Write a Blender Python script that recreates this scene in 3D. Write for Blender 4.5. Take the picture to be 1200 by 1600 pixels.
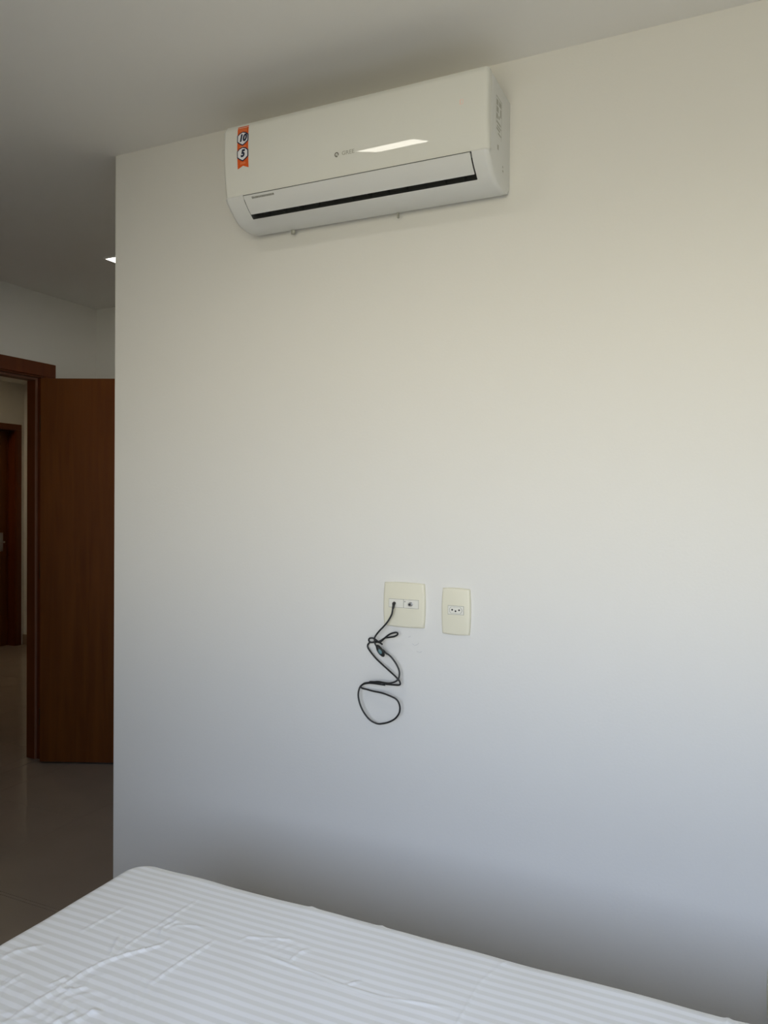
import bpy, bmesh, math, random
from mathutils import Vector, Matrix, noise
random.seed(4)
scn = bpy.context.scene
COL = scn.collection
for o in list(bpy.data.objects): bpy.data.objects.remove(o)

# ---------------- camera ----------------
yaw, pit, rol = math.radians(25), math.atan(15.3/1200), 0.0081
f0 = Vector((-math.sin(yaw), math.cos(yaw), 0)); r0 = Vector((math.cos(yaw), math.sin(yaw), 0)); z0 = Vector((0, 0, 1))
fw = f0*math.cos(pit) - z0*math.sin(pit); u0 = f0*math.sin(pit) + z0*math.cos(pit)
up = u0*math.cos(rol) - r0*math.sin(rol); rt = r0*math.cos(rol) + u0*math.sin(rol)
cd = bpy.data.cameras.new('camera'); cam = bpy.data.objects.new('camera', cd); COL.objects.link(cam)
M = Matrix((rt, up, -fw)).transposed().to_4x4(); M.translation = Vector((0, -1.93, 1.437)); cam.matrix_world = M
cd.sensor_fit = 'VERTICAL'; cd.sensor_height = 32.0; cd.sensor_width = 24.0; cd.lens = 24.0; cd.clip_start = 0.02
scn.camera = cam

# ---------------- world, window light, exposure ----------------
scn.view_settings.view_transform = 'Standard'; scn.view_settings.look = 'None'
scn.view_settings.gamma = 1; scn.view_settings.use_curve_mapping = False
scn.view_settings.exposure = 0.0
# outdoors: bluish sky above, sunlit warm ground below; it enters only through the bedroom window
w = bpy.data.worlds.new('world'); scn.world = w; w.use_nodes = True; wt = w.node_tree
tc = wt.nodes.new('ShaderNodeTexCoord'); sx = wt.nodes.new('ShaderNodeSeparateXYZ'); mr = wt.nodes.new('ShaderNodeMapRange')
mr.inputs[1].default_value = -1; mr.inputs[2].default_value = 1; cr = wt.nodes.new('ShaderNodeValToRGB')
wt.links.new(tc.outputs['Generated'], sx.inputs[0]); wt.links.new(sx.outputs[2], mr.inputs[0]); wt.links.new(mr.outputs[0], cr.inputs[0])
wt.links.new(cr.outputs[0], wt.nodes['Background'].inputs[0]); wt.nodes['Background'].inputs[1].default_value = 13.7
el = cr.color_ramp.elements
el[0].position = 0; el[0].color = (.31, .27, .19, 1); el[1].position = 1; el[1].color = (.60, .71, .98, 1)
for p, c in ((.42, (.46, .425, .325, 1)), (.475, (.90, .85, .70, 1)), (.51, (1, .955, .84, 1)), (.56, (.72, .765, .81, 1)), (.64, (.50, .60, .80, 1)), (.76, (.64, .74, .98, 1))):
    e_ = el.new(p); e_.color = c
def portal(name, loc, direction, sx, sy):
    l = bpy.data.lights.new(name, 'AREA'); l.shape = 'RECTANGLE'; l.size = sx; l.size_y = sy; l.cycles.is_portal = True
    o = bpy.data.objects.new(name, l); COL.objects.link(o); o.location = loc
    o.rotation_euler = Vector(direction).to_track_quat('-Z', 'Y').to_euler(); return o
YB, WX0, WX1, WZ0, WZ1 = -2.60, -.84, .70, 1.0, 2.1
portal('window_portal', ((WX0+WX1)/2, YB-.145, (WZ0+WZ1)/2), (0, 1, 0), WX1-WX0, WZ1-WZ0)

# ---------------- materials ----------------
def mat(name, col, rough=.5, spec=.5, metal=0, bump=0, bscale=200, var=0, vscale=3, coat=0, emis=None, es=0):
    m = bpy.data.materials.new(name); m.use_nodes = True; nt = m.node_tree; b = nt.nodes['Principled BSDF']
    b.inputs['Base Color'].default_value = (*col, 1); b.inputs['Roughness'].default_value = rough
    b.inputs['Specular IOR Level'].default_value = spec; b.inputs['Metallic'].default_value = metal
    b.inputs['Coat Weight'].default_value = coat
    if emis: b.inputs['Emission Color'].default_value = (*emis, 1); b.inputs['Emission Strength'].default_value = es
    tc = nt.nodes.new('ShaderNodeTexCoord')
    if var:
        n = nt.nodes.new('ShaderNodeTexNoise'); n.inputs['Scale'].default_value = vscale; n.inputs['Detail'].default_value = 4
        nt.links.new(tc.outputs['Object'], n.inputs['Vector'])
        mx = nt.nodes.new('ShaderNodeMix'); mx.data_type = 'RGBA'
        mx.inputs[6].default_value = (*[c*(1-var) for c in col], 1); mx.inputs[7].default_value = (*[min(1, c*(1+var)) for c in col], 1)
        nt.links.new(n.outputs['Fac'], mx.inputs[0]); nt.links.new(mx.outputs[2], b.inputs['Base Color'])
    if bump:
        n = nt.nodes.new('ShaderNodeTexNoise'); n.inputs['Scale'].default_value = bscale; n.inputs['Detail'].default_value = 3
        nt.links.new(tc.outputs['Object'], n.inputs['Vector'])
        bp = nt.nodes.new('ShaderNodeBump'); bp.inputs['Strength'].default_value = bump; bp.inputs['Distance'].default_value = .001
        nt.links.new(n.outputs['Fac'], bp.inputs['Height']); nt.links.new(bp.outputs['Normal'], b.inputs['Normal'])
    return m
M_wall = mat('wall_paint', (.775, .77, .735), .75, .25, bump=.25, bscale=150, var=.012, vscale=2)
M_ceil = mat('ceiling_paint', (.86, .85, .815), .85, .2, bump=.1, bscale=150)
M_abs = mat('white_gloss_plastic', (.765, .775, .735), .02, .5, var=.005)
M_abs2 = mat('white_satin_plastic', (.745, .76, .75), .38, .5, var=.005)
M_dark = mat('dark_cavity_plastic', (.11, .12, .12), .6, .2)
M_seam = mat('seam_shadow_plastic', (.12, .12, .11), .6, .2)
M_grey = mat('grey_print', (.20, .20, .17), .5, .3)
M_lgrey = mat('light_grey_print', (.42, .42, .37), .5, .3)
M_orange = mat('orange_sticker', (.74, .11, .012), .4, .4, var=.05, vscale=60)
M_orange2 = mat('pale_orange_print', (.85, .30, .12), .4, .4)
M_navy = mat('navy_print', (.012, .016, .05), .4, .4)
M_white = mat('white_sticker', (.82, .83, .88), .35, .4)
M_red = mat('faint_red_display', (.85, .66, .60), .4, .4)
M_cream = mat('cream_plate_plastic', (.79, .765, .62), .38, .45, var=.01, vscale=30)
M_mod = mat('pale_module_plastic', (.80, .79, .71), .35, .45)
M_metal = mat('brushed_nickel', (.42, .42, .43), .3, .5, metal=1)
M_black = mat('black_rubber', (.012, .013, .014), .42, .5)
M_teal = mat('teal_shrink_sleeve', (.10, .20, .22), .3, .5, var=.5, vscale=180)
M_lamp = mat('lamp_diffuser', (.9, .9, .9), .4, .3, emis=(1, .95, .84), es=13)
M_lamp2 = mat('added_hall_lamp_diffuser', (.9, .9, .9), .4, .3, emis=(1, .78, .50), es=48)  # glow of the unseen lamp added over the hall
M_bronze = mat('dark_bronze', (.06, .035, .02), .4, .5, metal=.6)
M_alu = mat('white_aluminium', (.8, .8, .8), .35, .5)
M_seal = mat('brown_rubber_seal', (.27, .13, .085), .5, .4)
M_base = mat('beige_skirting_tile', (.30, .23, .17), .25, .5, var=.06, vscale=8)
M_grout = mat('grout', (.11, .095, .08), .9, .1, bump=.2)
M_matt = mat('mattress_ticking', (.75, .75, .72), .8, .2, bump=.4, bscale=300)
M_basef = mat('bed_base_fabric', (.22, .19, .16), .85, .2, bump=.5, bscale=600)
M_pencil = mat('pencil_mark', (.55, .55, .55), .8, .1)
M_glass = bpy.data.materials.new('window_glass'); M_glass.use_nodes = True; gt = M_glass.node_tree; gt.nodes.clear()
go = gt.nodes.new('ShaderNodeOutputMaterial'); gm = gt.nodes.new('ShaderNodeMixShader'); g1 = gt.nodes.new('ShaderNodeBsdfTransparent'); g2 = gt.nodes.new('ShaderNodeBsdfGlossy')
g2.inputs['Roughness'].default_value = 0; gf = gt.nodes.new('ShaderNodeFresnel'); gf.inputs[0].default_value = 1.45
gt.links.new(gf.outputs[0], gm.inputs[0]); gt.links.new(g1.outputs[0], gm.inputs[1]); gt.links.new(g2.outputs[0], gm.inputs[2]); gt.links.new(gm.outputs[0], go.inputs[0])

def wood(name, c1, c2, rough):
    m = bpy.data.materials.new(name); m.use_nodes = True; nt = m.node_tree; b = nt.nodes['Principled BSDF']
    tc = nt.nodes.new('ShaderNodeTexCoord'); mp = nt.nodes.new('ShaderNodeMapping'); mp.inputs['Scale'].default_value = (9, 9, .6)
    n = nt.nodes.new('ShaderNodeTexNoise'); n.inputs['Scale'].default_value = 3; n.inputs['Detail'].default_value = 7; n.inputs['Distortion'].default_value = .6
    cr = nt.nodes.new('ShaderNodeValToRGB'); cr.color_ramp.elements[0].position = .3; cr.color_ramp.elements[1].position = .75
    cr.color_ramp.elements[0].color = (*c1, 1); cr.color_ramp.elements[1].color = (*c2, 1)
    nt.links.new(tc.outputs['Object'], mp.inputs[0]); nt.links.new(mp.outputs[0], n.inputs['Vector']); nt.links.new(n.outputs['Fac'], cr.inputs[0])
    nt.links.new(cr.outputs[0], b.inputs['Base Color']); b.inputs['Roughness'].default_value = rough; b.inputs['Specular IOR Level'].default_value = .35
    return m
M_wood = wood('varnished_door_veneer', (.115, .030, .003), (.165, .050, .006), .40)
M_wood2 = wood('varnished_frame_wood', (.115, .024, .004), (.15, .036, .007), .36)

def tilemat():
    m = mat('polished_porcelain', (.36, .31, .27), .10, .5); nt = m.node_tree; b = nt.nodes['Principled BSDF']
    tc = nt.nodes.new('ShaderNodeTexCoord'); n = nt.nodes.new('ShaderNodeTexNoise'); n.inputs['Scale'].default_value = 5; n.inputs['Detail'].default_value = 6
    oi = nt.nodes.new('ShaderNodeObjectInfo'); ad = nt.nodes.new('ShaderNodeVectorMath'); ad.operation = 'ADD'
    nt.links.new(tc.outputs['Object'], ad.inputs[0]); nt.links.new(oi.outputs['Location'], ad.inputs[1]); nt.links.new(ad.outputs[0], n.inputs['Vector'])
    mx = nt.nodes.new('ShaderNodeMix'); mx.data_type = 'RGBA'; mx.inputs[6].default_value = (.29, .245, .205, 1); mx.inputs[7].default_value = (.34, .285, .24, 1)
    nt.links.new(n.outputs['Fac'], mx.inputs[0]); nt.links.new(mx.outputs[2], b.inputs['Base Color']); return m
M_tile = tilemat()

def sheetmat():
    m = mat('striped_satin_cotton', (.8, .8, .8), .6, .25); nt = m.node_tree; b = nt.nodes['Principled BSDF']
    uv = nt.nodes.new('ShaderNodeUVMap'); uv.uv_map = 'UVMap'
    sp = nt.nodes.new('ShaderNodeSeparateXYZ'); nt.links.new(uv.outputs[0], sp.inputs[0])
    mu = nt.nodes.new('ShaderNodeMath'); mu.operation = 'MULTIPLY'; mu.inputs[1].default_value = 2*math.pi/STRIPE
    si = nt.nodes.new('ShaderNodeMath'); si.operation = 'SINE'
    nt.links.new(sp.outputs['Y'], mu.inputs[0]); nt.links.new(mu.outputs[0], si.inputs[0])
    mr = nt.nodes.new('ShaderNodeMapRange'); mr.inputs[1].default_value = -.25; mr.inputs[2].default_value = .25
    nt.links.new(si.outputs[0], mr.inputs[0])
    mx = nt.nodes.new('ShaderNodeMix'); mx.data_type = 'RGBA'; mx.inputs[6].default_value = (.785, .795, .785, 1); mx.inputs[7].default_value = (.88, .895, .91, 1)
    nt.links.new(mr.outputs[0], mx.inputs[0]); nt.links.new(mx.outputs[2], b.inputs['Base Color'])
    r = nt.nodes.new('ShaderNodeMapRange'); r.inputs[3].default_value = .42; r.inputs[4].default_value = .72
    nt.links.new(mr.outputs[0], r.inputs[0]); nt.links.new(r.outputs[0], b.inputs['Roughness'])
    wv = nt.nodes.new('ShaderNodeTexNoise'); wv.inputs['Scale'].default_value = 900; nt.links.new(uv.outputs[0], wv.inputs['Vector'])
    bp = nt.nodes.new('ShaderNodeBump'); bp.inputs['Strength'].default_value = .15; bp.inputs['Distance'].default_value = .0005
    nt.links.new(wv.outputs['Fac'], bp.inputs['Height']); nt.links.new(bp.outputs['Normal'], b.inputs['Normal'])
    return m
STRIPE = .0215*.936
M_sheet = sheetmat()

# ---------------- helpers ----------------
def tag(o, label=None, cat=None, group=None, kind=None):
    if label: o['label'] = label
    if cat: o['category'] = cat
    if group: o['group'] = group
    if kind: o['kind'] = kind
    return o
def empty(name, loc=(0, 0, 0)):
    o = bpy.data.objects.new(name, None); COL.objects.link(o); o.location = loc; o.empty_display_size = .05; return o
def link(name, me, m, parent=None, smooth=False):
    if not isinstance(m, (list, tuple)): m = [m]
    for x in m: me.materials.append(x)
    if smooth:
        for p in me.polygons: p.use_smooth = True
    o = bpy.data.objects.new(name, me); COL.objects.link(o)
    if parent:
        o.parent = parent; o.matrix_parent_inverse = Matrix.Translation(-parent.location)
    return o
def bmo(name, bm, m, parent=None, smooth=False):
    me = bpy.data.meshes.new(name); bmesh.ops.recalc_face_normals(bm, faces=bm.faces); bm.to_mesh(me); bm.free()
    return link(name, me, m, parent, smooth)
def addbox(bm, lo, hi, bevel=0, seg=2):
    r = bmesh.ops.create_cube(bm, size=1); vs = r['verts']
    for v in vs: v.co = Vector([(lo[i]+hi[i])/2 + v.co[i]*(hi[i]-lo[i]) for i in range(3)])
    if bevel:
        es = list({e for v in vs for e in v.link_edges})
        bmesh.ops.bevel(bm, geom=es, offset=bevel, segments=seg, affect='EDGES', profile=.5)
def box(name, lo, hi, m, parent=None, bevel=0, seg=2):
    bm = bmesh.new(); addbox(bm, lo, hi, bevel, seg); return bmo(name, bm, m, parent)
def struct(o): o['kind'] = 'structure'; return o
def autosmooth(o, ang=35):
    me = o.data
    for p in me.polygons: p.use_smooth = True
    me.set_sharp_from_angle(angle=math.radians(ang)); return o
def loft(bm, rings, caps=True):
    R = [[bm.verts.new(p) for p in r] for r in rings]; n = len(R[0])
    for a, b in zip(R, R[1:]):
        for i in range(n): bm.faces.new((a[i], a[(i+1) % n], b[(i+1) % n], b[i]))
    if caps: bm.faces.new(R[0]); bm.faces.new(R[-1][::-1])
    return R
def tube(bm, pts, rad, n=8):
    pts = [Vector(p) for p in pts]; rings = []; prev = None
    for i, p in enumerate(pts):
        t = (pts[min(i+1, len(pts)-1)] - pts[max(i-1, 0)]).normalized()
        if prev is None: a = t.orthogonal().normalized()
        else: a = (prev - t*prev.dot(t)).normalized()
        prev = a; b = t.cross(a); r = rad(i/(len(pts)-1)) if callable(rad) else rad
        rings.append([p + (a*math.cos(2*math.pi*k/n) + b*math.sin(2*math.pi*k/n))*r for k in range(n)])
    loft(bm, rings)
def catmull(P, k=6):
    P = [Vector(p) for p in P]; out = []
    for i in range(len(P)-1):
        a, b, c, d = P[max(i-1, 0)], P[i], P[i+1], P[min(i+2, len(P)-1)]
        for j in range(k):
            t = j/k; out.append(.5*((2*b) + (c-a)*t + (2*a-5*b+4*c-d)*t*t + (3*b-a-3*c+d)*t**3))
    out.append(P[-1]); return out
def disc(bm, c, r, y0, y1, n=20, axis='y'):
    ring = lambda y, rr: [Vector((c[0]+rr*math.cos(2*math.pi*k/n), y, c[1]+rr*math.sin(2*math.pi*k/n))) for k in range(n)]
    loft(bm, [ring(y0, r), ring(y1, r)])

# ---------------- the setting ----------------
H = 2.57; XL, XE, XR = -3.5, -1.888, 1.3; YF = 1.50; T = .15
HX, HY, HB = -6.44, 3.45, -1.2
struct(box('wall_front', (XE, 0, 0), (XR+T, T, H+.01), M_wall, bevel=.003))
struct(box('wall_entry', (XE, T, 0), (XE+T, YF, H), M_wall))
struct(box('wall_entry_end', (XL, YF, 0), (XE+T, YF+T, H), M_wall))
def wall_with_hole(name, x0, x1, ya, yb, y0, y1, z0, z1, m):
    bm = bmesh.new()
    addbox(bm, (x0, ya, 0), (x1, y0, H)); addbox(bm, (x0, y1, 0), (x1, yb, H)); addbox(bm, (x0, y0, z1), (x1, y1, H))
    if z0 > 0: addbox(bm, (x0, y0, 0), (x1, y1, z0))
    return struct(bmo(name, bm, m))
DY0, DY1, DZ = .26, 1.125, 2.125          # bedroom door rough opening
wall_with_hole('wall_left', XL-.095, XL, YB-T, HY+T, DY0, DY1, 0, DZ, M_wall)
struct(box('wall_right', (XR, YB, 0), (XR+T, 0, H), M_wall))
bm = bmesh.new(); addbox(bm, (XL, YB-T, 0), (WX0, YB, H)); addbox(bm, (WX1, YB-T, 0), (XR+T, YB, H)); addbox(bm, (WX0, YB-T, WZ1), (WX1, YB, H)); addbox(bm, (WX0, YB-T, 0), (WX1, YB, WZ0))
struct(bmo('wall_back', bm, M_wall))
FY0, FY1, FZ = 2.49, 3.365, 2.125
wall_with_hole('wall_hall_far', HX-.15, HX, HB, HY+T, FY0, FY1, 0, FZ, M_wall)
struct(box('wall_hall_end', (HX, HY, 0), (XL-.095, HY+T, H), M_wall))
struct(box('wall_hall_near', (HX, HB-T, 0), (XL-.095, HB, H), M_wall))
struct(box('wall_light_stop', (HX-.22, FY0-.1, 0), (HX-.155, FY1+.1, H), M_wall))  # unseen slab added behind the far door to stop sky light leaking in
struct(box('ceiling', (HX-.25, YB-T, H), (XR+T, HY+T, H+.1), M_ceil))

# floor: grout bed with polished tiles, each a part
fl = struct(box('floor', (HX-.25, YB-T, -.06), (XR+T, HY+T, -.003), M_grout))
P = .6
def tilemesh(sx, sy):
    bm = bmesh.new(); g = .0009
    addbox(bm, (g, g, -.003), (sx-g, sy-g, 0), 0)
    me = bpy.data.meshes.new('tile'); bm.to_mesh(me); bm.free(); me.materials.append(M_tile); return me
tm = tilemesh(P, P)
rooms = [(XL, XR, YB, 0), (XL, XE, 0, YF), (HX, XL-.095, HB, HY), (XL-.095, XL, DY0, DY1), (HX-.15, HX, FY0, FY1)]
OX, OY = -2.69, .015
for (x0, x1, y0, y1) in rooms:
    i0 = math.floor((x0-OX)/P); i1 = math.ceil((x1-OX)/P); j0 = math.floor((y0-OY)/P); j1 = math.ceil((y1-OY)/P)
    for i in range(i0, i1):
        for j in range(j0, j1):
            ax, bx_ = max(OX+i*P, x0), min(OX+(i+1)*P, x1); ay, by = max(OY+j*P, y0), min(OY+(j+1)*P, y1)
            if bx_-ax < .006 or by-ay < .006: continue
            full = bx_-ax > P-.001 and by-ay > P-.001
            o = bpy.data.objects.new('tile', tm if full else tilemesh(bx_-ax, by-ay)); COL.objects.link(o)
            o.location = (ax, ay, 0); o.parent = fl
# skirting
sk = .10
for nm, lo, hi in (('baseboard_front', (XE, -.012, 0), (XR-.012, 0, sk)), ('baseboard_entry', (XE-.012, 0, 0), (XE, YF-.012, sk)),
        ('baseboard_entry_end', (XL, YF-.012, 0), (XE, YF, sk)), ('baseboard_left', (XL, YB+.012, 0), (XL+.012, DY0-.075, sk)),
        ('baseboard_back', (XL, YB, 0), (XR, YB+.012, sk)), ('baseboard_right', (XR-.012, YB+.012, 0), (XR, 0, sk)),
        ('baseboard_hall_end', (HX, HY-.012, 0), (XL-.095, HY, sk)), ('baseboard_hall_far', (HX, HB, 0), (HX+.012, FY0-.08, sk))):
    struct(box(nm, lo, hi, M_base, bevel=.002))

# window in the back wall (behind the camera): frame, centre stile, sill, glass
wy0, wy1 = YB-.12, YB-.07; xm = (WX0+WX1)/2
wn = struct(box('window_1', (WX0, wy0, WZ0), (WX0+.04, wy1, WZ1), M_alu))
for lo, hi in (((WX1-.04, wy0, WZ0), (WX1, wy1, WZ1)), ((WX0+.04, wy0, WZ0), (WX1-.04, wy1, WZ0+.04)),
               ((WX0+.04, wy0, WZ1-.04), (WX1-.04, wy1, WZ1)), ((xm-.025, wy0, WZ0+.04), (xm+.025, wy1, WZ1-.04))):
    box('window_frame', lo, hi, M_alu, wn)
for a_, b_ in ((WX0+.04, xm-.025), (xm+.025, WX1-.04)):
    box('pane', (a_, wy0+.02, WZ0+.04), (b_, wy0+.024, WZ1-.04), M_glass, wn)
box('window_sill', (WX0-.03, wy1, WZ0), (WX1+.03, YB+.02, WZ0+.02), M_base, wn, bevel=.003)

# door frames
def door_frame(name, x0, x1, y0, y1, z1, seal, cas=.0105, cw=.05):
    """x0 hall side, x1 room side of wall; y0..y1 clear opening between linings"""
    b = y1; t = .02
    root = empty(name, ((x0+x1)/2, (y0+y1)/2, 0)); struct(root)
    for (ya, yb, s) in ((y0, y0+t, 1), (y1-t, y1, -1)):
        bm = bmesh.new(); addbox(bm, (x0, ya, 0), (x1, yb, z1), .001, 1)
        inner = yb if s > 0 else ya
        addbox(bm, (x0, min(inner, inner+s*.012), 0), (x0+.062, max(inner, inner+s*.012), z1-t), .001, 1)
        bmo('jamb', bm, M_wood2, root)
        if seal:
            bm = bmesh.new(); addbox(bm, (x0+.062, min(inner, inner+s*.013), 0), (x0+.070, max(inner, inner+s*.013), z1-t), .002, 2)
            bmo('door_seal', bm, M_seal, root)
    bm = bmesh.new(); addbox(bm, (x0, y0+t, z1-t), (x1, y1-t, z1), .001, 1); addbox(bm, (x0, y0+t+.012, z1-t-.012), (x0+.062, y1-t-.012, z1-t), .001, 1)
    bmo('head_jamb', bm, M_wood2, root)
    if seal:
        box('door_seal', (x0+.062, y0+t+.013, z1-t-.013), (x0+.070, y1-t-.013, z1-t), M_seal, root, bevel=.002)
    for xa, xb in ((x1, x1+cas), (x0-cas, x0)):
        zc = z1-.012
        box('casing', (xa, y0-cw-.0+.005, 0), (xb, y0+.005, zc), M_wood2, root, bevel=.003)
        box('casing', (xa, y1-.005, 0), (xb, y1-.005+cw+.03*0, zc), M_wood2, root, bevel=.003)
        box('head_casing', (xa, y0-cw+.005, zc), (xb, y1-.005+cw, zc+cw), M_wood2, root, bevel=.003)
    return root
fr1 = door_frame('trim_1', XL-.095, XL, DY0, DY1, DZ, True, cw=.075)
fr2 = door_frame('trim_2', HX-.15, HX, FY0, FY1, FZ, False, cw=.055)

# open bedroom door leaf, hinged at the far jamb
ang = math.radians(23.5); hx, hy = -3.448, 1.055
e = Vector((math.cos(ang), math.sin(ang), 0)); nrm = Vector((math.sin(ang), -math.cos(ang), 0))
leaf = box('door_1', (0, 0, .01), (.80, .035, 2.092), M_wood, bevel=.0015)
leaf.location = (hx, hy, 0); leaf.rotation_euler = (0, 0, ang); struct(leaf)
leaf['label'] = 'open brown varnished flush door leaf in the dark entry'
def onleaf(o): o.parent = leaf; o.matrix_parent_inverse = Matrix(); return o
for z in (.25, 1.05, 1.85):
    bm = bmesh.new(); tube(bm, [(-.008, .02, z-.045), (-.008, .02, z+.045)], .006, 10); onleaf(bmo('hinge', bm, M_bronze, smooth=True))
bm = bmesh.new(); addbox(bm, (.725, -.006, .98), (.765, 0, 1.16), .002); tube(bm, [(.745, 0, 1.06), (.745, -.045, 1.06)], .009, 10)
tube(bm, catmull([(.745, -.045, 1.06), (.70, -.05, 1.06), (.62, -.045, 1.058)]), .008, 10); onleaf(bmo('door_handle', bm, M_metal))

# closed door at the far side of the hall, set back in its frame
d2 = box('door_2', (HX-.145, FY0+.034, .001), (HX-.092, FY1-.034, FZ-.034), M_wood, bevel=.0015); struct(d2)
bm = bmesh.new(); yk = FY1-.10
addbox(bm, (HX-.092, yk-.02, .93), (HX-.087, yk+.02, 1.11), .0015); tube(bm, [(HX-.087, yk, 1.02), (HX-.045, yk, 1.02)], .009, 10)
tube(bm, catmull([(HX-.045, yk, 1.02), (HX-.04, yk-.05, 1.02), (HX-.045, yk-.12, 1.018)]), .008, 10); bmo('door_handle', bm, M_metal, d2)

# recessed square LED panels
def led(x, y, label, s=.22, lm=None):
    root = empty('ceiling_light', (x, y, H)); tag(root, label, 'ceiling light', 'square ceiling lights')
    bm = bmesh.new(); w_ = .008
    addbox(bm, (x-s/2, y-s/2, H-.006), (x+s/2, y-s/2+w_, H)); addbox(bm, (x-s/2, y+s/2-w_, H-.006), (x+s/2, y+s/2, H))
    addbox(bm, (x-s/2, y-s/2+w_, H-.006), (x-s/2+w_, y+s/2-w_, H)); addbox(bm, (x+s/2-w_, y-s/2+w_, H-.006), (x+s/2, y+s/2-w_, H))
    bmo('lamp_frame', bm, M_alu, root)
    box('diffuser', (x-s/2+w_, y-s/2+w_, H-.004), (x+s/2-w_, y+s/2-w_, H), lm or M_lamp, root)
    return root
led(-2.612, .888, 'lit square ceiling light in the dark entry, half hidden by the wall edge')
led(-1.19, -1.28, 'square ceiling light of the bedroom, mirrored as a bright streak in the air conditioner', .31)
led(-6.05, 2.1, 'unseen warm ceiling light added to brighten the hall beyond the open door', lm=M_lamp2)  # out of view, added to brighten the hall walls

# ---------------- split air conditioner ----------------
AX0, AX1 = -1.312, -.552
ac = empty('air_conditioner', ((AX0+AX1)/2, 0, 2.215))
tag(ac, 'white wall-mounted split air conditioner high on the wall, orange sticker at its left', 'air conditioner')
def pd(z): return .190 - (z-2.40)**2/1.3 - max(0, z-2.452)**2*45     # front panel depth at height z
FRONT = [(.182, 2.272), (.1765, 2.2635), (.170, 2.2555), (.1625, 2.2480), (.1545, 2.2410), (.1465, 2.2350), (.140, 2.2300), (.1335, 2.2255)]
CAV = [(.150, 2.272), (.130, 2.268), (.115, 2.262), (.105, 2.255), (.100, 2.248), (.105, 2.238), (.118, 2.232), (.1325, 2.2240)]
BOT = [(.115, 2.2165), (.09, 2.213), (.06, 2.213), (.03, 2.218), (.012, 2.226), (0, 2.238)]
TOP = [(0, 2.464), (.09, 2.4645), (.150, 2.4645), (.162, 2.462), (.168, 2.452), (.170, 2.40), (.170, 2.33), (.172, 2.285)]
def ends(prof, x0, x1, mid=None, r=.013, holes=None):
    """rings along x with rounded ends"""
    cz = 2.35; rings = []
    def ring(x, inset, pr=prof):
        return [Vector((x, -max(0, d-inset*(1 if d > .02 else 0)), z + (inset*.5 if z < 2.26 else (-inset*.3 if z > 2.45 else 0)))) for d, z in pr]
    for k in range(7):
        a = k/6*math.pi/2; rings.append(ring(x0 + r*(1-math.sin(a)) if False else x0 + r*(1-math.cos(a)), r*(1-math.sin(a))))
    if mid:
        xa, xb, pr = mid
        rings += [ring(xa, 0), ring(xa+.001, 0, pr), ring(xb-.001, 0, pr), ring(xb, 0)]
    for k in range(7):
        a = (6-k)/6*math.pi/2; rings.append(ring(x1 - r*(1-math.cos(a)), r*(1-math.sin(a))))
    return rings
SX0, SX1 = -1.249, -.594
bm = bmesh.new(); loft(bm, ends(TOP+FRONT+BOT, AX0, AX1, (SX0, SX1, TOP+CAV+BOT), r=.013))
body = autosmooth(bmo('housing', bm, [M_abs2, M_dark], ac), 40)
for p in body.data.polygons:
    c = p.center
    if SX0-.0005 < c.x < SX1+.0005 and 2.2241 < c.z < 2.274 and -c.y < .158 and -c.y > .09: p.material_index = 1
# front panel
zs = [2.273 + (2.464-2.273)*i/40 for i in range(41)]
pan = [(.150, 2.465)] + [(pd(z), z) for z in reversed(zs)] + [(.174, 2.2735)]
bm = bmesh.new(); loft(bm, ends([(.1705, 2.4665)] + [(pd(z), z+ (.0025 if z > 2.46 else 0)) for z in reversed(zs)] + [(.1735, 2.2735)], AX0, AX1, r=.012))
panel = autosmooth(bmo('front_panel', bm, M_abs, ac), 40)
# top of housing strip, seam under the panel
bm = bmesh.new(); loft(bm, [[Vector((x, -d, z)) for d, z in ((.1745, 2.2728), (.1825, 2.2728), (.1825, 2.2715), (.1745, 2.2715))] for x in (SX0, SX1)])
bmo('panel_seam', bm, M_dark, ac)
# louver flap
fo = [(.1826, 2.2704), (.1771, 2.2625), (.1705, 2.2545), (.1630, 2.2470), (.1550, 2.2400), (.1455, 2.2325)]
fi = [(d-.003, z+.0028) for d, z in reversed(fo)]
bm = bmesh.new(); loft(bm, [[Vector((x, -d, z)) for d, z in fo+fi] for x in (SX0+.0022, SX0+.3, SX1-.0035)])
autosmooth(bmo('air_flap', bm, M_abs2, ac), 30)
# vanes inside the outlet
for i in range(12):
    x = SX0+.04 + i*.0525
    bm = bmesh.new(); loft(bm, [[Vector((x+dx, -.11, 2.236)), Vector((x+dx, -.14, 2.236)), Vector((x+dx, -.15, 2.25)), Vector((x+dx, -.11, 2.258))] for dx in (0, .0015)])
    bmo('vane', bm, M_dark, ac)
# clips under the housing and a tail of drip cover
bm = bmesh.new(); tube(bm, [(-1.182, -.03, 2.219), (-1.182, -.03, 2.207)], .006, 12); bmo('clip', bm, M_lgrey, ac)
box('clip', (-.853, -.034, 2.204), (-.849, -.026, 2.219), M_lgrey, ac)

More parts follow.
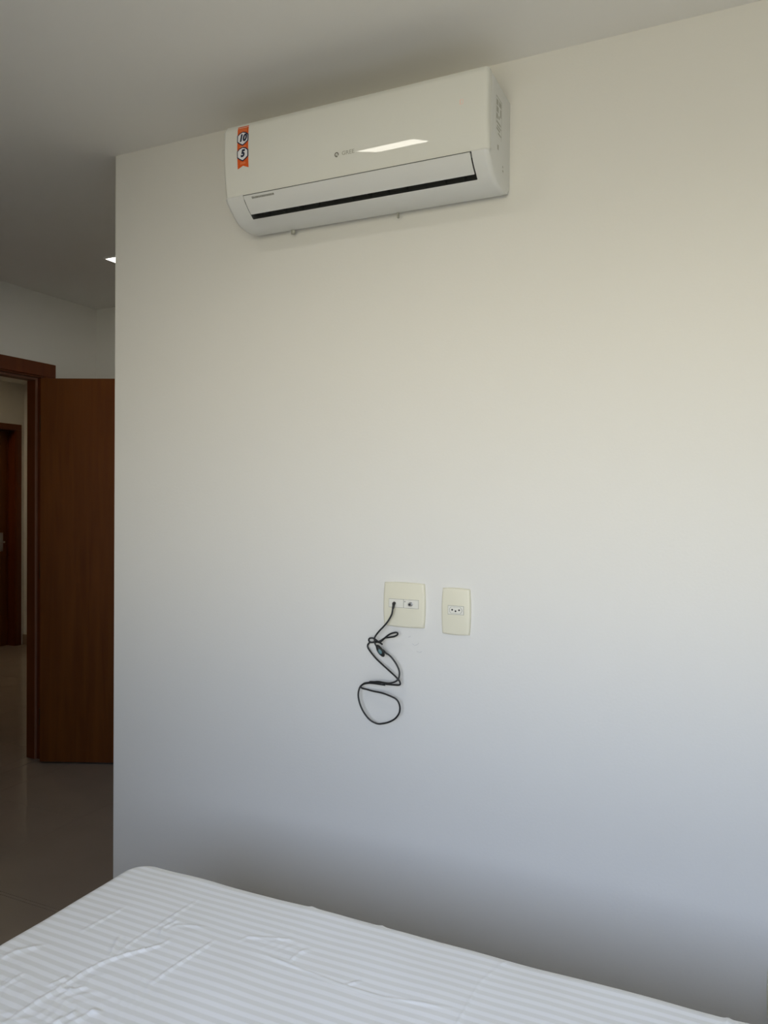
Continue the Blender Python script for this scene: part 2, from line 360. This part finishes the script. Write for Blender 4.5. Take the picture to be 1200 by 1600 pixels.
def onpanel(v2, off):           # x, z -> on the curved front panel
    return Vector((v2[0], -(pd(v2[1])+off), v2[1]))
def poly2(bm, pts, off, sub=0):
    vs = [bm.verts.new(onpanel(p, off)) for p in pts]; bm.faces.new(vs)
def strip(bm, x0, x1, z0, z1, off, n=8):
    vs = [[bm.verts.new(onpanel((x, z0+(z1-z0)*i/n), off)) for x in (x0, x1)] for i in range(n+1)]
    for a, b in zip(vs, vs[1:]): bm.faces.new((a[0], a[1], b[1], b[0]))
def text_pts(s, size, shear=0, ext=0):
    c = bpy.data.curves.new('t', 'FONT'); c.body = s; c.size = size; c.shear = shear; c.align_x = 'CENTER'; c.align_y = 'CENTER'; c.resolution_u = 3; c.offset = ext
    o = bpy.data.objects.new('t', c); COL.objects.link(o); bpy.context.view_layer.update()
    me = bpy.data.meshes.new_from_object(o.evaluated_get(bpy.context.evaluated_depsgraph_get())); bpy.data.objects.remove(o)
    V = [v.co.copy() for v in me.vertices]; Fs = [list(p.vertices) for p in me.polygons]; bpy.data.meshes.remove(me); return V, Fs
def text_on(name, s, size, fn, m, parent, shear=0, ext=0, sx=1):
    V, Fs = text_pts(s, size, shear, ext)
    me = bpy.data.meshes.new(name); me.from_pydata([fn(v.x*sx, v.y) for v in V], [], Fs); return link(name, me, m, parent)

# orange warranty sticker: ribbon with two shields
def solid(o, t=.0003):
    md = o.modifiers.new('t', 'SOLIDIFY'); md.thickness = t; md.offset = 0; return o
sx0, sx1 = -1.262, -1.2265; cx = (sx0+sx1)/2
st = None
bm = bmesh.new(); strip(bm, sx0, sx1, 2.353, 2.4575, .0005, 10)
vs = [bm.verts.new(onpanel(p, .0005)) for p in ((sx0, 2.353), (sx0, 2.3435), (cx, 2.3505), (sx1, 2.3435), (sx1, 2.353), (cx, 2.353))]
bm.faces.new((vs[0], vs[1], vs[2], vs[5])); bm.faces.new((vs[5], vs[2], vs[3], vs[4]))
st = solid(bmo('sticker', bm, M_orange, ac)); st['label'] = 'orange warranty sticker with shields reading 10 and 5'
def shield(cz, s, off):
    q = [(-.95, .45), (-.55, .78), (0, .95), (.55, .78), (.95, .45), (.95, -.45), (.5, -.78), (0, -1.05), (-.5, -.78), (-.95, -.45)]
    return [(cx+x*s, cz+z*s) for x, z in q]
for cz, t in ((2.424, '10'), (2.382, '5')):
    bm = bmesh.new(); poly2(bm, shield(cz, .0195, 0), .0009); solid(bmo('shield_border', bm, M_navy, st))
    bm = bmesh.new(); poly2(bm, shield(cz, .0163, 0), .0013); solid(bmo('shield', bm, M_white, st))
    text_on('number', t, .0255, lambda x, y, cz=cz: onpanel((cx+x, cz+y), .0018), M_navy, st, shear=.2, ext=.0015, sx=.95)
for z, wd, t in ((2.4525, .0127, .0012), (2.4485, .0127, .0012), (2.4445, .0127, .0012), (2.4025, .011, .0022), (2.3595, .009, .0014), (2.3565, .009, .0014)):
    bm = bmesh.new(); strip(bm, cx-wd, cx+wd, z-t, z, .001, 1); bmo('printed_line', bm, M_orange2, st)
# maker's word and round emblem, faint display, small line of print on the flap
text_on('brand_lettering', 'GREE', .0135, lambda x, y: onpanel((-.9225+x, 2.3285+y), .0005), M_lgrey, ac, ext=.0002, sx=1.15)
bm = bmesh.new(); n = 24
for k in range(n):
    if k in (20, 21): continue
    a, b = 2*math.pi*k/n, 2*math.pi*(k+1)/n
    vs = [bm.verts.new(onpanel((-.9555+r*math.cos(t), 2.3285+r*math.sin(t)), .0005)) for r, t in ((.0033, a), (.0062, a), (.0062, b), (.0033, b))]
    bm.faces.new(vs)
strip(bm, -.9562, -.9548, 2.322, 2.329, .0006, 1)
bmo('brand_emblem', bm, M_grey, ac)
V = []
bm = bmesh.new(); strip(bm, -.6215, -.6185, 2.384, 2.396, .0004, 1); strip(bm, -.6140, -.6125, 2.384, 2.396, .0004, 1)
strip(bm, -.6185, -.6125, 2.3945, 2.396, .0004, 1); strip(bm, -.6185, -.6125, 2.384, 2.3855, .0004, 1); bmo('display_digits', bm, M_red, ac)
def flapy(z):
    for (d0, a), (d1, b) in zip(FRONT, FRONT[1:]):
        if b <= z <= a: return d1 + (d0-d1)*(z-b)/(a-b)
    return .182
bm = bmesh.new(); x = -1.222; k = 0
while x < -1.153:
    w_ = random.choice((.002, .003, .0025)); zt = 2.2682 if k in (0, 1) else 2.2676
    vs = [bm.verts.new((a, -(flapy(z)+.0018), z)) for a, z in ((x, 2.2615), (x+w_, 2.2615), (x+w_, zt-.0020), (x, zt-.0020))]; bm.faces.new(vs); x += w_+.0008; k += 1
bmo('printed_line', bm, M_grey, ac)['kind'] = 'stuff'
# rating label on the right end
xs = AX1 + .0004
def q(bm, d0, d1, z0, z1): bm.faces.new([bm.verts.new((xs, -d, z)) for d, z in ((d0, z0), (d1, z0), (d1, z1), (d0, z1))])
bm = bmesh.new(); addbox(bm, (AX1-.001, -.125, 2.331), (AX1+.0003, -.074, 2.427)); rl = bmo('rating_label', bm, M_abs2, ac)
bm = bmesh.new()
for a, b, c, d in ((.123, .076, 2.4235, 2.426), (.123, .1215, 2.36, 2.4235), (.0775, .076, 2.335, 2.4235), (.119, .106, 2.405, 2.419), (.100, .080, 2.408, 2.4205), (.119, .103, 2.388, 2.402), (.090, .0805, 2.385, 2.405),
                   (.120, .108, 2.372, 2.385), (.103, .094, 2.376, 2.384), (.119, .084, 2.362, 2.367), (.115, .082, 2.354, 2.358), (.119, .090, 2.346, 2.351), (.106, .080, 2.338, 2.342)):
    q(bm, a, b, c, d)
bmo('printed_block', bm, M_lgrey, rl)
for v in ((.110, .100, 2.300, 2.312), (.066, .060, 2.272, 2.277), (.066, .058, 2.262, 2.267)):
    bm = bmesh.new(); q(bm, *v); bmo('screw_cover', bm, M_lgrey, ac)

# ---------------- wall plates ----------------
def outline(w_, h, bul, y, inset=0, n=9):
    w2, h2 = w_/2-inset, h/2-inset; pts = []
    for (ax, az, bx_, bz) in ((-w2, -h2, w2, -h2), (w2, -h2, w2, h2), (w2, h2, -w2, h2), (-w2, h2, -w2, -h2)):
        for i in range(n):
            t = i/n; s = 1-(2*t-1)**2; x = ax+(bx_-ax)*t; z = az+(bz-az)*t
            if ax == bx_: x += math.copysign(bul*s, ax)
            else: z += math.copysign(bul*.75*s, az)
            pts.append(Vector((x, y, z)))
    return pts
def plate(cx, cz, w_, h, label, mods, group=None):
    root = empty('wall_plate', (cx, 0, cz)); tag(root, label, 'wall plate', group)
    T_ = lambda pts: [p+Vector((cx, 0, cz)) for p in pts]
    bm = bmesh.new(); loft(bm, [T_(outline(w_, h, .003, y, i)) for y, i in ((-.0001, .0), (-.004, 0), (-.0075, .0008), (-.0092, .003), (-.0098, .006))])
    autosmooth(bmo('cover', bm, M_cream, root), 50)
    for kind, mx in mods:
        mz = cz+.004 if True else cz
        box('module_gap', (cx+mx-.0222, -.0100, mz-.0117), (cx+mx+.0222, -.0090, mz+.0117), M_seam, root)
        mo = box('module', (cx+mx-.0216, -.0108, mz-.0111), (cx+mx+.0216, -.0092, mz+.0111), M_mod, root, bevel=.0003, seg=1)
        if kind == 'coax':
            bm = bmesh.new(); disc(bm, (cx+mx, mz), .0062, -.0108, -.0125, 6); disc(bm, (cx+mx, mz), .0047, -.0125, -.021, 20); disc(bm, (cx+mx, mz), .0031, -.021, -.0212, 16)
            bmo('coaxial_connector', bm, M_metal, mo)
            bm = bmesh.new(); disc(bm, (cx+mx, mz), .0022, -.0212, -.0215, 12); bmo('pin_hole', bm, M_black, mo)
            bm = bmesh.new(); disc(bm, (cx+mx-.018, mz+.006), .002, -.0108, -.0111, 10); bmo('screw', bm, M_lgrey, mo)
        if kind == 'socket':
            hexa = [(-.0165, .0035), (-.0125, .0082), (.0125, .0082), (.0172, .002), (.0172, -.002), (.0125, -.0082), (-.0125, -.0082), (-.0165, -.0035)]
            bm = bmesh.new(); loft(bm, [[Vector((cx+mx+x*s, y, mz+z*s)) for x, z in hexa] for y, s in ((-.0108, 1.07), (-.0114, 1.06))])
            bmo('socket_rim', bm, M_lgrey, mo)
            bm = bmesh.new(); loft(bm, [[Vector((cx+mx+x*s, y, mz+z*s)) for x, z in hexa] for y, s in ((-.0113, 1.), (-.0116, .98))])
            bmo('socket_face', bm, M_mod, mo)
            for hx_, hz in ((-.0095, .001), (0, -.0022), (.0098, .001)):
                bm = bmesh.new(); disc(bm, (cx+mx+hx_, mz+hz), .0024, -.0116, -.0119, 14); bmo('pin_hole', bm, M_black, mo)
    return root
plate(-.8345, 1.1565, .118, .119, 'square cream double wall plate with a black cable and a coaxial connector', (('blank', -.0215), ('coax', .0225)))
plate(-.6845, 1.1485, .0755, .121, 'narrow cream wall plate with a three-pin socket, right of the double plate', (('socket', .001),))
plate(.1045, .3415, .0755, .121, 'cream plate low on the wall behind the bed at the right edge', (('socket', .001),))

# black antenna cable hanging from the double plate
CB = [(-0.863, -0.01, 1.158), (-0.859, -0.02, 1.157), (-0.859, -0.026, 1.147), (-0.862, -0.028, 1.13), (-0.872, -0.03, 1.112), (-0.882, -0.032, 1.099), (-0.895, -0.034, 1.085), (-0.908, -0.034, 1.068), (-0.908, -0.037, 1.058), (-0.906, -0.039, 1.051), (-0.901, -0.039, 1.043), (-0.893, -0.038, 1.038), (-0.884, -0.035, 1.034), (-0.876, -0.031, 1.025), (-0.868, -0.028, 1.02), (-0.858, -0.026, 1.01), (-0.846, -0.026, 0.995), (-0.838, -0.027, 0.979), (-0.837, -0.03, 0.963), (-0.842, -0.033, 0.954), (-0.853, -0.035, 0.948), (-0.865, -0.036, 0.945), (-0.879, -0.036, 0.945), (-0.899, -0.033, 0.945), (-0.921, -0.03, 0.94), (-0.942, -0.027, 0.935), (-0.952, -0.024, 0.928), (-0.956, -0.023, 0.923), (-0.952, -0.023, 0.919), (-0.936, -0.026, 0.918), (-0.913, -0.029, 0.916), (-0.889, -0.031, 0.915), (-0.866, -0.033, 0.911), (-0.845, -0.033, 0.904), (-0.836, -0.032, 0.893), (-0.834, -0.029, 0.878), (-0.839, -0.025, 0.862), (-0.852, -0.022, 0.846), (-0.871, -0.02, 0.834), (-0.892, -0.02, 0.827), (-0.906, -0.022, 0.826), (-0.923, -0.024, 0.832), (-0.936, -0.027, 0.844), (-0.948, -0.03, 0.862), (-0.957, -0.03, 0.882), (-0.961, -0.029, 0.901), (-0.959, -0.027, 0.917), (-0.953, -0.024, 0.928), (-0.936, -0.02, 0.934), (-0.915, -0.018, 0.935), (-0.898, -0.017, 0.936), (-0.875, -0.018, 0.937), (-0.856, -0.02, 0.938), (-0.84, -0.023, 0.94), (-0.835, -0.026, 0.945), (-0.838, -0.027, 0.953), (-0.849, -0.027, 0.963), (-0.868, -0.025, 0.976), (-0.89, -0.022, 0.99), (-0.913, -0.019, 1.006), (-0.931, -0.016, 1.022), (-0.94, -0.014, 1.033), (-0.939, -0.014, 1.041), (-0.93, -0.019, 1.048), (-0.915, -0.023, 1.05), (-0.902, -0.024, 1.053), (-0.895, -0.023, 1.057), (-0.885, -0.02, 1.064), (-0.871, -0.019, 1.067), (-0.856, -0.022, 1.071), (-0.845, -0.026, 1.077), (-0.843, -0.03, 1.083), (-0.851, -0.031, 1.083), (-0.865, -0.029, 1.078), (-0.878, -0.027, 1.069), (-0.889, -0.026, 1.059), (-0.898, -0.028, 1.053), (-0.908, -0.032, 1.06), (-0.915, -0.036, 1.064), (-0.924, -0.037, 1.062), (-0.926, -0.035, 1.055), (-0.919, -0.033, 1.051), (-0.907, -0.032, 1.054), (-0.894, -0.034, 1.053), (-0.884, -0.039, 1.05)]
cable = empty('antenna_cable', (CB[0][0], 0, 1.15)); tag(cable, 'black coiled antenna cable with a teal sleeve hanging from the double wall plate', 'cable')
bm = bmesh.new(); tube(bm, catmull(CB, 5), .0024, 10); bmo('cord', bm, M_black, cable, smooth=True)
bm = bmesh.new(); p0 = Vector(CB[0]); tube(bm, [p0+Vector((.0012, .0005, .002)), p0+Vector((.0008, -.004, .001)), Vector(CB[1])+Vector((0, -.001, -.001)), Vector(CB[2])], lambda t: .0052-.0022*t, 10)
bmo('plug', bm, M_black, cable, smooth=True)
a, b = Vector((-.8995, -.042, 1.0475)), Vector((-.8790, -.038, 1.0165))
bm = bmesh.new(); tube(bm, [a.lerp(b, t/12) for t in range(13)], lambda t: .0018+.0066*math.sin(math.pi*min(1, max(0, t)))**.6, 14)
cn = bmo('connector', bm, M_black, cable, smooth=True)
bm = bmesh.new(); sh = Vector((.0006, -.0030, 0)); tube(bm, [a.lerp(b, .25+.55*t/10)+sh for t in range(11)], lambda t: .0012+.0050*math.sin(math.pi*t)**.5, 12)
bmo('sleeve', bm, M_teal, cn, smooth=True)
bm = bmesh.new(); tube(bm, [(-.927, -.026, .9385), (-.915, -.027, .9395), (-.895, -.027, .939), (-.880, -.026, .9385)], .0045, 10); bmo('tape_wrap', bm, M_black, cable, smooth=True)

# faint pencil marks on the wall beside the cable
bm = bmesh.new()
for pts in ([(-.806, 1.047), (-.797, 1.050), (-.792, 1.055)], [(-.812, 1.052), (-.806, 1.0485)], [(-.799, 1.0315), (-.789, 1.0295), (-.783, 1.0325)], [(-.823, 1.068), (-.816, 1.072)]):
    tube(bm, [(x, -.0002, z) for x, z in pts], .0005, 5)
mk = bmo('pencil_marks', bm, M_pencil); tag(mk, 'faint grey pencil marks on the wall just below the double plate', 'mark')

# ---------------- bed ----------------
BX0, BX1, BY0, BY1, BZ = -1.218, .70, -2.00, -.601, .635
BK = (1.437-BZ)/(1.437-.58)     # plan scale of the creases, which were measured for a .58 m high bed
bb = empty('bed', ((BX0+BX1)/2, (BY0+BY1)/2, 0)); tag(bb, 'double bed with fabric base and mattress under the white striped sheet', 'bed')
base = box('bed_base', (BX0+.03, BY0+.03, .08), (BX1-.03, BY1-.03, .33), M_basef, bb, bevel=.012, seg=3)
for x in (BX0+.12, BX1-.12):
    for y in (BY0+.12, BY1-.12):
        bm = bmesh.new(); tube(bm, [(x, y, 0), (x, y, .08)], lambda t: .022+.01*t, 14); bmo('foot', bm, M_black, bb)
mt = box('mattress', (BX0+.009, BY0+.009, .33), (BX1-.009, BY1-.009, BZ-.013), M_matt, bb, bevel=.050, seg=5); autosmooth(mt, 60)
CREASE = [   # polyline in plan, height, half width
 ([(-1.083, -1.063), (-1.077, -.979), (-1.073, -.904), (-1.063, -.864), (-1.041, -.826), (-1.005, -.779), (-1.000, -.750)], .0045, .0045),
 ([(-1.064, -.848), (-1.081, -.822), (-1.100, -.786)], .003, .004),
 ([(-1.061, -.847), (-1.062, -.783), (-1.055, -.722), (-1.048, -.600)], .0022, .004),
 ([(-1.179, -.812), (-1.174, -.767), (-1.167, -.698)], .0022, .004),
 ([(-1.24, -.944), (-1.235, -.914), (-1.205, -.874)], .003, .008),
 ([(-1.166, -1.003), (-1.165, -.954)], .003, .005),
 ([(-1.098, -.96), (-1.088, -.925)], .003, .005), ([(-1.057, -.969), (-1.056, -.95), (-1.063, -.933)], .003, .0045),
 ([(-1.070, -.955), (-1.045, -.945), (-1.035, -.93)], .0025, .004),
 ([(-.985, -1.012), (-.979, -.974), (-.961, -.97)], .003, .005), ([(-1.01, -1.03), (-1.0, -.985)], .003, .006),
 ([(-1.027, -.754), (-1.042, -.729), (-1.030, -.690)], .003, .004), ([(-1.03, -.715), (-1.00, -.70), (-.965, -.69)], .002, .004),
 ([(-.941, -.87), (-.938, -.826), (-.929, -.773), (-.921, -.715)], .0032, .0035),
 ([(-.882, -.703), (-.872, -.68), (-.84, -.668), (-.78, -.648)], .002, .004),
 ([(-.755, -.715), (-.753, -.680), (-.74, -.66)], .0025, .004),
 ([(-.844, -.712), (-.747, -.721), (-.631, -.733), (-.551, -.731), (-.507, -.723), (-.420, -.709)], .0018, .0035),
 ([(-.631, -.733), (-.607, -.706)], .002, .003),
 ([(-.413, -.80), (-.413, -.741), (-.414, -.62), (-.392, -.545)], .0016, .003),
 ([(-.40, -.56), (-.385, -.53)], .0015, .006),
 ([(-.012, -.60), (-.010, -.50)], .003, .006), ([(-.82, -.53), (-.80, -.50)], .003, .012), ([(-.655, -.53), (-.64, -.49)], .003, .01),
]
import numpy as np
RR, RC, DROP = .030, .064, .235
step = .0031
ext = DROP+.0
us = np.arange(BX0-ext, BX1+ext+step, step); vs_ = np.arange(BY0-ext, BY1+ext+step, step)
U, V = np.meshgrid(us, vs_, indexing='ij')
cxm, cym = (BX0+BX1)/2, (BY0+BY1)/2
hx_, hy_ = (BX1-BX0)/2-RR, (BY1-BY0)/2-RR
rc = RC-RR
qx, qy = np.abs(U-cxm)-(hx_-rc), np.abs(V-cym)-(hy_-rc)
qxp, qyp = np.maximum(qx, 0), np.maximum(qy, 0); L = np.hypot(qxp, qyp)
sd = L + np.minimum(np.maximum(qx, qy), 0) - rc
Ls = np.where(L > 1e-9, L, 1)
nx = np.where(L > 1e-9, qxp/Ls, 0)*np.sign(U-cxm); ny = np.where(L > 1e-9, qyp/Ls, 0)*np.sign(V-cym)
out = sd > 0
s = np.maximum(sd, 0); arc = np.minimum(s/RR, math.pi/2)
off = RR*np.sin(arc); drop = RR*(1-np.cos(arc)) + np.maximum(0, s-RR*math.pi/2)
smax = DROP
PX = np.where(out, U-nx*s+nx*off, U); PY = np.where(out, V-ny*s+ny*off, V)
h = .0013*np.sin(U*9+1.3*np.sin(V*7))*np.cos(V*11+.7*U) + .0007*np.sin(U*31+V*17)*np.sin(V*23-U*8)
h += .0012*np.sin(V*4+2)*np.sin(U*5.3) + .0012*np.sin(U*17+2*np.sin(U*6))*np.clip((V-BY1+.12)/.12, 0, 1)
for pl, amp, wd in CREASE:
    pl = [(x*BK, -1.93+(y+1.93)*BK) for x, y in pl]
    best = np.full(U.shape, 9.); tt = np.zeros(U.shape); tot = sum(math.dist(a, b) for a, b in zip(pl, pl[1:])); acc = 0
    for a, b in zip(pl, pl[1:]):
        dx, dy = b[0]-a[0], b[1]-a[1]; l = math.hypot(dx, dy)
        t = np.clip(((U-a[0])*dx+(V-a[1])*dy)/(l*l), 0, 1); d = np.hypot(U-a[0]-t*dx, V-a[1]-t*dy)
        m_ = d < best; best = np.where(m_, d, best); tt = np.where(m_, (acc+t*l)/tot, tt); acc += l
    env = np.clip(np.sin(np.pi*np.clip(tt, .0, 1))*1.6+.12, 0, 1)
    h += 1.5*amp*env*(np.exp(-best/(wd*.8)) - .30*np.exp(-(best/(wd*2.4))**2))
for cx_, cy_, rad, amp in ((-1.05, -.945, .045, .0016), (-.985, -1.01, .06, .0018), (-1.03, -.715, .035, .0014), (-.935, -.885, .05, .0010), (-1.17, -1.0, .06, .0012), (-.80, -.665, .05, .0008), (-1.07, -1.05, .05, .0014)):
    cx_, cy_ = cx_*BK, -1.93+(cy_+1.93)*BK
    m_ = np.exp(-((U-cx_)**2+(V-cy_)**2)/rad**2); a0 = random.uniform(-.5, .5)
    ph = U*math.cos(a0)*260+V*math.sin(a0)*260
    h += .55*amp*m_*(1-2*np.abs(np.sin(ph*.5+1.3*np.sin(U*45+V*30)+.8*np.sin(V*90-U*20))))
fold = .004*np.sin(U*38+2*np.sin(U*11))*np.clip((drop-.05)/.15, 0, 1)
PZ = BZ - drop + h*np.where(drop < RR, 1, 0)*np.clip(1-(drop/RR), 0, 1)
PX = PX + nx*fold; PY = PY + ny*fold*np.abs(ny)
nu, nv = U.shape
keep = (sd < smax)
idx = -np.ones(U.shape, int); idx[keep] = np.arange(keep.sum())
verts = np.stack([PX[keep], PY[keep], PZ[keep]], 1)
k4 = keep[:-1, :-1] & keep[1:, :-1] & keep[1:, 1:] & keep[:-1, 1:]
faces = np.stack([idx[:-1, :-1][k4], idx[1:, :-1][k4], idx[1:, 1:][k4], idx[:-1, 1:][k4]], 1)
me = bpy.data.meshes.new('bed_sheet'); me.from_pydata(verts.tolist(), [], faces.tolist())
uvl = me.uv_layers.new(name='UVMap'); vi = np.zeros(len(me.loops), dtype=np.int32); me.loops.foreach_get('vertex_index', vi)
uvv = np.stack([U[keep], V[keep]], 1); uvl.data.foreach_set('uv', uvv[vi].astype(np.float32).ravel())
sh = link('bed_sheet', me, M_sheet, smooth=True)
tag(sh, 'white tone-on-tone striped cotton sheet creased over the bed', 'bed sheet')
